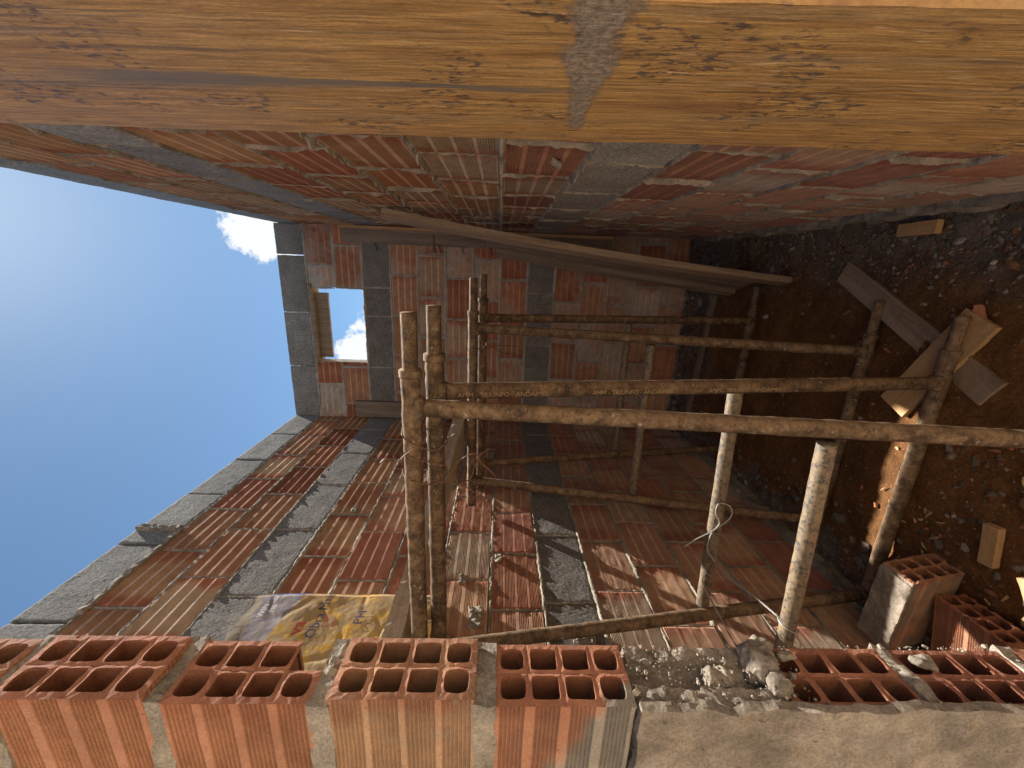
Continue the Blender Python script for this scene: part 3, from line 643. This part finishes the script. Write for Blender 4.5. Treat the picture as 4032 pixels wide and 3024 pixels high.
# ---------------------------------------------------------------- loose hollow bricks
def loose(label,origin,ux,uy,uz,kind,seed,smear=None):
    O=A3(*origin); B=np.array([ux,uy,uz],float); B[0]/=np.linalg.norm(B[0]); B[2]-=B[0]*(B[2]@B[0]); B[2]/=np.linalg.norm(B[2]); B[1]=np.cross(B[2],B[0])
    mb=MB(); T=lambda P: O+P@B
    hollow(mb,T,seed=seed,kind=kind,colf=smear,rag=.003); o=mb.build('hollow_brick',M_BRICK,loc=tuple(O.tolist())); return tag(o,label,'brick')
def sA(P,C):
    mk=sst(.1,.35,(P[:,2]>.17)*1.+.35*fbm(P,40,3))*(P[:,0]<-.002)
    mk=np.clip(mk+.6*sst(.3,.6,fbm(P,18,9)+.1),0,1)*(P[:,0]<-.003); return C*(1-mk[:,None])+A3(.30,.25,.20)*mk[:,None]
# local axes: x = open end outward, z = 19 cm side, y = 9 cm side
loose('hollow brick on its narrow side against the sunlit-streaked wall, cement on top, eight cells open','(0)' and (-.850,.977,-1.448),(.994,-.083,.072),(.07,.986,.153),(-.083,-.147,.986),0,31,sA)
loose('ribbed hollow brick lying flat in front of the one on its narrow side','' or (-.905,.955,-1.445),(.97,.12,.12),(-.12,.12,.985),(.12,-.97,.08),1,34,lambda P,C:C*.9)
bA=[o for o in bpy.data.objects if o.name.startswith('hollow_brick') and o.get('category')=='brick'][0]
Bx=A3(.994,-.083,.072); Bx/=np.linalg.norm(Bx); Bz=A3(-.083,-.147,.986); Bz-=Bx*(Bz@Bx); Bz/=np.linalg.norm(Bz); By=np.cross(Bz,Bx)
mb=MB(); Rm=np.stack([Bx,By,Bz],1); O_=A3(-.850,.977,-1.448)
lumpbox(mb,O_+Rm@A3(-.149,.045,.191),(.276,.094,.007),amp=.0022,sc=60,res=.004,seed=9,R=Rm,rnd=.002)
adopt(mb.build('cement_crust',M_RENDER,smooth=True),bA)
# ---------------------------------------------------------------- yellow bag
def bagx(y,z): return -1.150+.004*fbm(np.stack([y,z,0*y],-1),6,2)-.030*sst(1.17,1.215,y)**1.0
ys_=np.linspace(.60,1.212,150); zs_=np.linspace(.20,.845,150)
YY,ZZ=np.meshgrid(ys_,zs_,indexing='ij'); Pn=np.stack([YY,ZZ,0*YY],-1); XX=bagx(YY,ZZ)+.0005*fbm(Pn,60,5)-.003*np.clip(1-np.abs(vn(Pn*np.array([1,.5,1]),8,21))*7,0,1)-.0025*np.clip(1-np.abs(vn(Pn+.6*Pn[...,::-1],6,27))*7,0,1)
topz=.835+.02*(1.2-YY)+.004*vn(np.stack([YY,0*YY,0*YY],-1),30,4); ZZ=.20+(ZZ-.20)/.645*(topz-.20)
mb=MB(); V=np.stack([XX,YY,ZZ],-1); mb.add(V.reshape(-1,3),gridfaces(150,150))
V2=V.copy(); V2[...,0]=-1.178+.004*vn(V,9,3); mb.add(V2.reshape(-1,3),gridfaces(150,150))
for sl in ((0,slice(None)),(-1,slice(None)),(slice(None),0),(slice(None),-1)):
    E=np.concatenate([V[sl],V2[sl]]); mb.add(E,gridfaces(2,len(V[sl])))
m,nt,b=newmat('printed_bag',.85); M_BAG=m; g=G(nt); t=g.node('ShaderNodeTexCoord'); sx=g.node('ShaderNodeSeparateXYZ'); g.ln(t.outputs['Object'],sx.inputs[0]); yy,zz=sx.outputs['Y'],sx.outputs['Z']; v0=g.co()
bl=g.mr(g.m('ADD',zz,g.m('MULTIPLY',g.m('SUBTRACT',yy,1.0),.25)),.712,.716); c=g.mix(bl,(.62,.36,.05),(.16,.20,.38))
c=g.mix(g.mr(zz,.80,.803),c,(.30,.25,.18)); 
band=g.m('MULTIPLY',g.mr(yy,1.165,1.168),g.mr(yy,1.178,1.181,1,0)); c=g.mix(g.m('MULTIPLY',band,.6),c,(.25,.12,.04))
def dustmix(g,c,v0,lo=.37):
    f=g.mr(g.noise(v0,13,8,.72,.4),lo,lo+.16,0,.75); yb=g.node('ShaderNodeSeparateXYZ'); return g.mix(f,c,(.33,.26,.18))
c=dustmix(g,c,v0); g.ln(c,b.inputs['Base Color']); g.bump(g.noise(v0,70,6,.7),.6,.003,b)
bagt=thing('cement_bag','dusty yellow and blue cement bag pressed against the side wall above the plank','bag',(-1.16,1.0,.2))
mb.build('sack',M_BAG,bagt,smooth=True)
def text(s,size,colr,mat,fn,name='printed_text',parent=None):
    cu=bpy.data.curves.new('t','FONT'); cu.body=s; cu.size=size; cu.resolution_u=3
    to=bpy.data.objects.new('t',cu); S.collection.objects.link(to); bpy.context.view_layer.update()
    me=bpy.data.meshes.new_from_object(to.evaluated_get(bpy.context.evaluated_depsgraph_get())); bpy.data.objects.remove(to)
    for v_ in me.vertices: v_.co=Vector(fn(v_.co.x,v_.co.y))
    a=me.color_attributes.new('Col','FLOAT_COLOR','POINT')
    for i in range(len(me.vertices)): a.data[i].color=(*colr,1)
    me.materials.clear(); me.materials.append(mat); me.name=name
    o=bpy.data.objects.new(name,me); S.collection.objects.link(o)
    if parent: adopt(o,parent)
    return o
m,nt,b=newmat('bag_print',.6); M_INK=m; g=G(nt); v0=g.co(); g.ln(dustmix(g,g.attr(),v0,.52),b.inputs['Base Color'])
def onbag(y0,z0,sk=1.): return lambda x,y:(float(bagx(np.array([y0+x]),np.array([z0+y*sk]))[0])+.0025,y0+x,z0+y*sk-.0)
NAVY=(.03,.04,.12)
text('Obra Mais',.044,NAVY,M_INK,onbag(1.003,.566),parent=bagt)
text('va',.060,(.55,.05,.03),M_INK,onbag(1.012,.612),parent=bagt)
text('OFERE',.020,(.50,.08,.03),M_INK,onbag(1.045,.545),parent=bagt); text('Alic',.020,(.50,.08,.03),M_INK,onbag(1.045,.520),parent=bagt)
text('PH',.045,NAVY,M_INK,onbag(1.055,.430),parent=bagt)
text('WIN',.026,(.75,.75,.75),M_INK,onbag(1.08,.770),parent=bagt); text('MS',.024,(.75,.75,.75),M_INK,onbag(1.10,.742),parent=bagt)
# stamped lettering down the second frame's upright
m,nt,b=newmat('stamped_steel',.7); M_STAMP=m; g=G(nt); g.ln(g.attr(),b.inputs['Base Color'])
def onup(z0):
    def f(x,y):
        z=z0-x; q=(z-.157)/(-1.403-.157); yc=.95+q*(1.185-.95); dx=y-.006-.004; rr_=.0236
        return (-.300+dx,yc-math.sqrt(max(rr_*rr_-dx*dx,1e-6))-.0006,z)
    return f
par=[o for o in bpy.data.objects if o.name.startswith('scaffold_frame')]
fB=[o for o in par if 'wired behind' in o['label']][0]
for z0 in (.10,-.245,-.58): text('AMM - TRIUNFO - ANDAIMES',.0175,(.42,.29,.17),M_STAMP,onup(z0),name='stamped_lettering',parent=fB)
# ---------------------------------------------------------------- rubble, chips
ico=np.array([(0,0,1),(0,0,-1)]+[(math.cos(a)*.89,math.sin(a)*.89,.45) for a in np.arange(5)*2*math.pi/5]+[(math.cos(a)*.89,math.sin(a)*.89,-.45) for a in (np.arange(5)+.5)*2*math.pi/5])
icf=[(0,2+i,2+(i+1)%5) for i in range(5)]+[(1,7+(i+1)%5,7+i) for i in range(5)]+[(2+i,7+i,2+(i+1)%5) for i in range(5)]+[(2+(i+1)%5,7+i,7+(i+1)%5) for i in range(5)]
mb=MB()
def stone(x,y,s,c,lift=.2):
    V=ico*(1+rng.uniform(-.35,.35,(12,1)))*np.array([s*rng.uniform(.7,1.4),s*rng.uniform(.6,1.2),s*rng.uniform(.35,.8)])
    a=rng.uniform(0,6.28); R=np.array([[math.cos(a),-math.sin(a),0],[math.sin(a),math.cos(a),0],[0,0,1]])
    V=V@R.T+np.array([x,y,float(gh(x,y))+s*lift]); mb.add(V,icf,c)
def scol():
    q=rng.rand()
    if q<.62: c=A3(.16,.13,.10)*rng.uniform(.5,1.3)
    elif q<.72: c=A3(.30,.26,.21)*rng.uniform(.7,1.1)
    elif q<.80: c=A3(.26,.12,.07)*rng.uniform(.6,1.1)
    else: c=A3(.18,.09,.045)*rng.uniform(.7,1.2)
    return c
for _ in range(4500):
    x=.25-abs(rng.normal(0,.14)); y=rng.uniform(.75,2.6); stone(x,y,rng.exponential(.0028)+.0018,scol())
for _ in range(900): stone(rng.uniform(-1.17,.2),3.0-abs(rng.normal(0,.13)),rng.exponential(.006)+.003,scol())
for _ in range(900): stone(-1.17+abs(rng.normal(0,.10)),rng.uniform(.8,2.9),rng.exponential(.005)+.003,scol())
for _ in range(550): stone(rng.uniform(-1.1,-.45),rng.uniform(.62,1.12),rng.exponential(.0038)+.002,scol())
for _ in range(1300): stone(rng.uniform(-1.15,.2),rng.uniform(.62,2.9),rng.exponential(.0022)+.0012,scol())

m2=MB()
for _ in range(500):
    s_=rng.exponential(.0007)+.0005; q=rng.rand(); x,y=(-.556+rng.uniform(-.004,.006),Y0+rng.uniform(0,.09)); z=rng.uniform(-.45,-.19) if q<.75 else rng.uniform(-.80,-.45)
    if q>=.75: y=Y0+rng.choice([.002,.088])+rng.uniform(-.003,.003)
    V=ico*(1+rng.uniform(-.35,.35,(12,1)))*s_+np.array([x,y,z]); m2.add(V,icf,A3(.36,.31,.24)*rng.uniform(.5,1.2))
m2.build('mortar_crumbs',M_CHIP,jt)['kind']='stuff'
tag(mb.build('rubble',M_CHIP),kind='stuff',label='crumbs of mortar, brick and gravel scattered over the dark soil')
def shard(name,label,cat,x,y,l,w,t_,c,ang,tilt=.2,grp=None,mat=M_CHIP,seed=0):
    mb=MB(); k=rng.randint(5,8); a=np.sort(rng.uniform(0,6.28,k)); rr_=rng.uniform(.7,1.1,k)
    P=np.stack([np.cos(a)*rr_*l/2,np.sin(a)*rr_*w/2,0*a],1); V=np.r_[P+[0,0,t_/2],P-[0,0,t_/2]]
    F=[tuple(range(k)),tuple(range(2*k-1,k-1,-1))]+[(i,k+i,k+(i+1)%k,(i+1)%k) for i in range(k)]
    mb.add(V,F,c); o=mb.build(name,mat); o.location=(x,y,float(gh(x,y))+t_/2+.006+l*.25*abs(math.sin(tilt))); o.rotation_euler=(tilt,tilt*.5,ang)
    return tag(o,label,cat,grp)
gc='wood and clay chips scattered on the soil'
for i in range(26):
    x,y=rng.uniform(-1.02,-.5),rng.uniform(.72,1.28)
    shard('wood_chip','pale splintered wood chip among the litter on the soil','chip',x,y,rng.uniform(.02,.05),rng.uniform(.006,.014),.003,A3(.55,.36,.19)*rng.uniform(.7,1.1),rng.uniform(0,6.28),rng.uniform(-.3,.3),gc)
for i in range(20):
    x,y=rng.uniform(-1.05,-.1),rng.uniform(.75,2.3)
    shard('clay_chip','flake of orange brick lying loose on the soil','chip',x,y,rng.uniform(.015,.035),rng.uniform(.012,.024),.005,A3(.42,.17,.08)*rng.uniform(.8,1.1),rng.uniform(0,6.28),rng.uniform(-.3,.3),'brick flakes on the soil')
shard('brick_shard','curved orange brick shard beside the second frame foot spigot','brick shard',-.085,1.17,.075,.05,.014,(.45,.19,.10),.4,.25)
shard('stone','pale stone beside the foot of the farthest frame','stone',-.20,2.17,.035,.028,.018,(.42,.38,.33),.4,.1)

mb=MB(); lumpbox(mb,(0,-2.3,.2),(9,.15,3.4),amp=.002,sc=8,res=.2,seed=4,col=(.5,.3,.1))  # unseen wall, added to bounce warm sunlight into the doorway
m,nt,b=newmat('bounce_plaster'); g=G(nt); g.ln(col_var(g,(.55,.46,.36),g.co(),.2,3),b.inputs['Base Color'])
tag(mb.build('bounce_wall',m),'pale plastered wall added out of view behind the camera to bounce sun into the doorway','wall')

mb=MB(); lumpbox(mb,(-1.178,1.578,1.505),(.020,.022,.19),amp=.004,sc=60,res=.005,seed=5); lumpbox(mb,(-1.180,1.35,1.404),(.016,.46,.016),amp=.004,sc=40,res=.006,seed=6)
for x,y,z,a_,b_ in ((-1.183,1.30,.12,.05,.03),(-1.183,1.12,.06,.09,.05),(-1.184,1.42,-.02,.04,.03),(.246,1.06,-.12,.035,.02),(-1.184,1.05,-.31,.06,.07),(-1.184,1.75,.70,.05,.03)):
    lumpbox(mb,(x,y,z),(.012,a_,b_),amp=.006,sc=70,res=.004,seed=int(y*100),rnd=.006)
lw=[o for o in bpy.data.objects if o.type=='EMPTY' and 'long side wall' in o['label']][0]
mb.build('mortar_splash',M_MORT,lw)
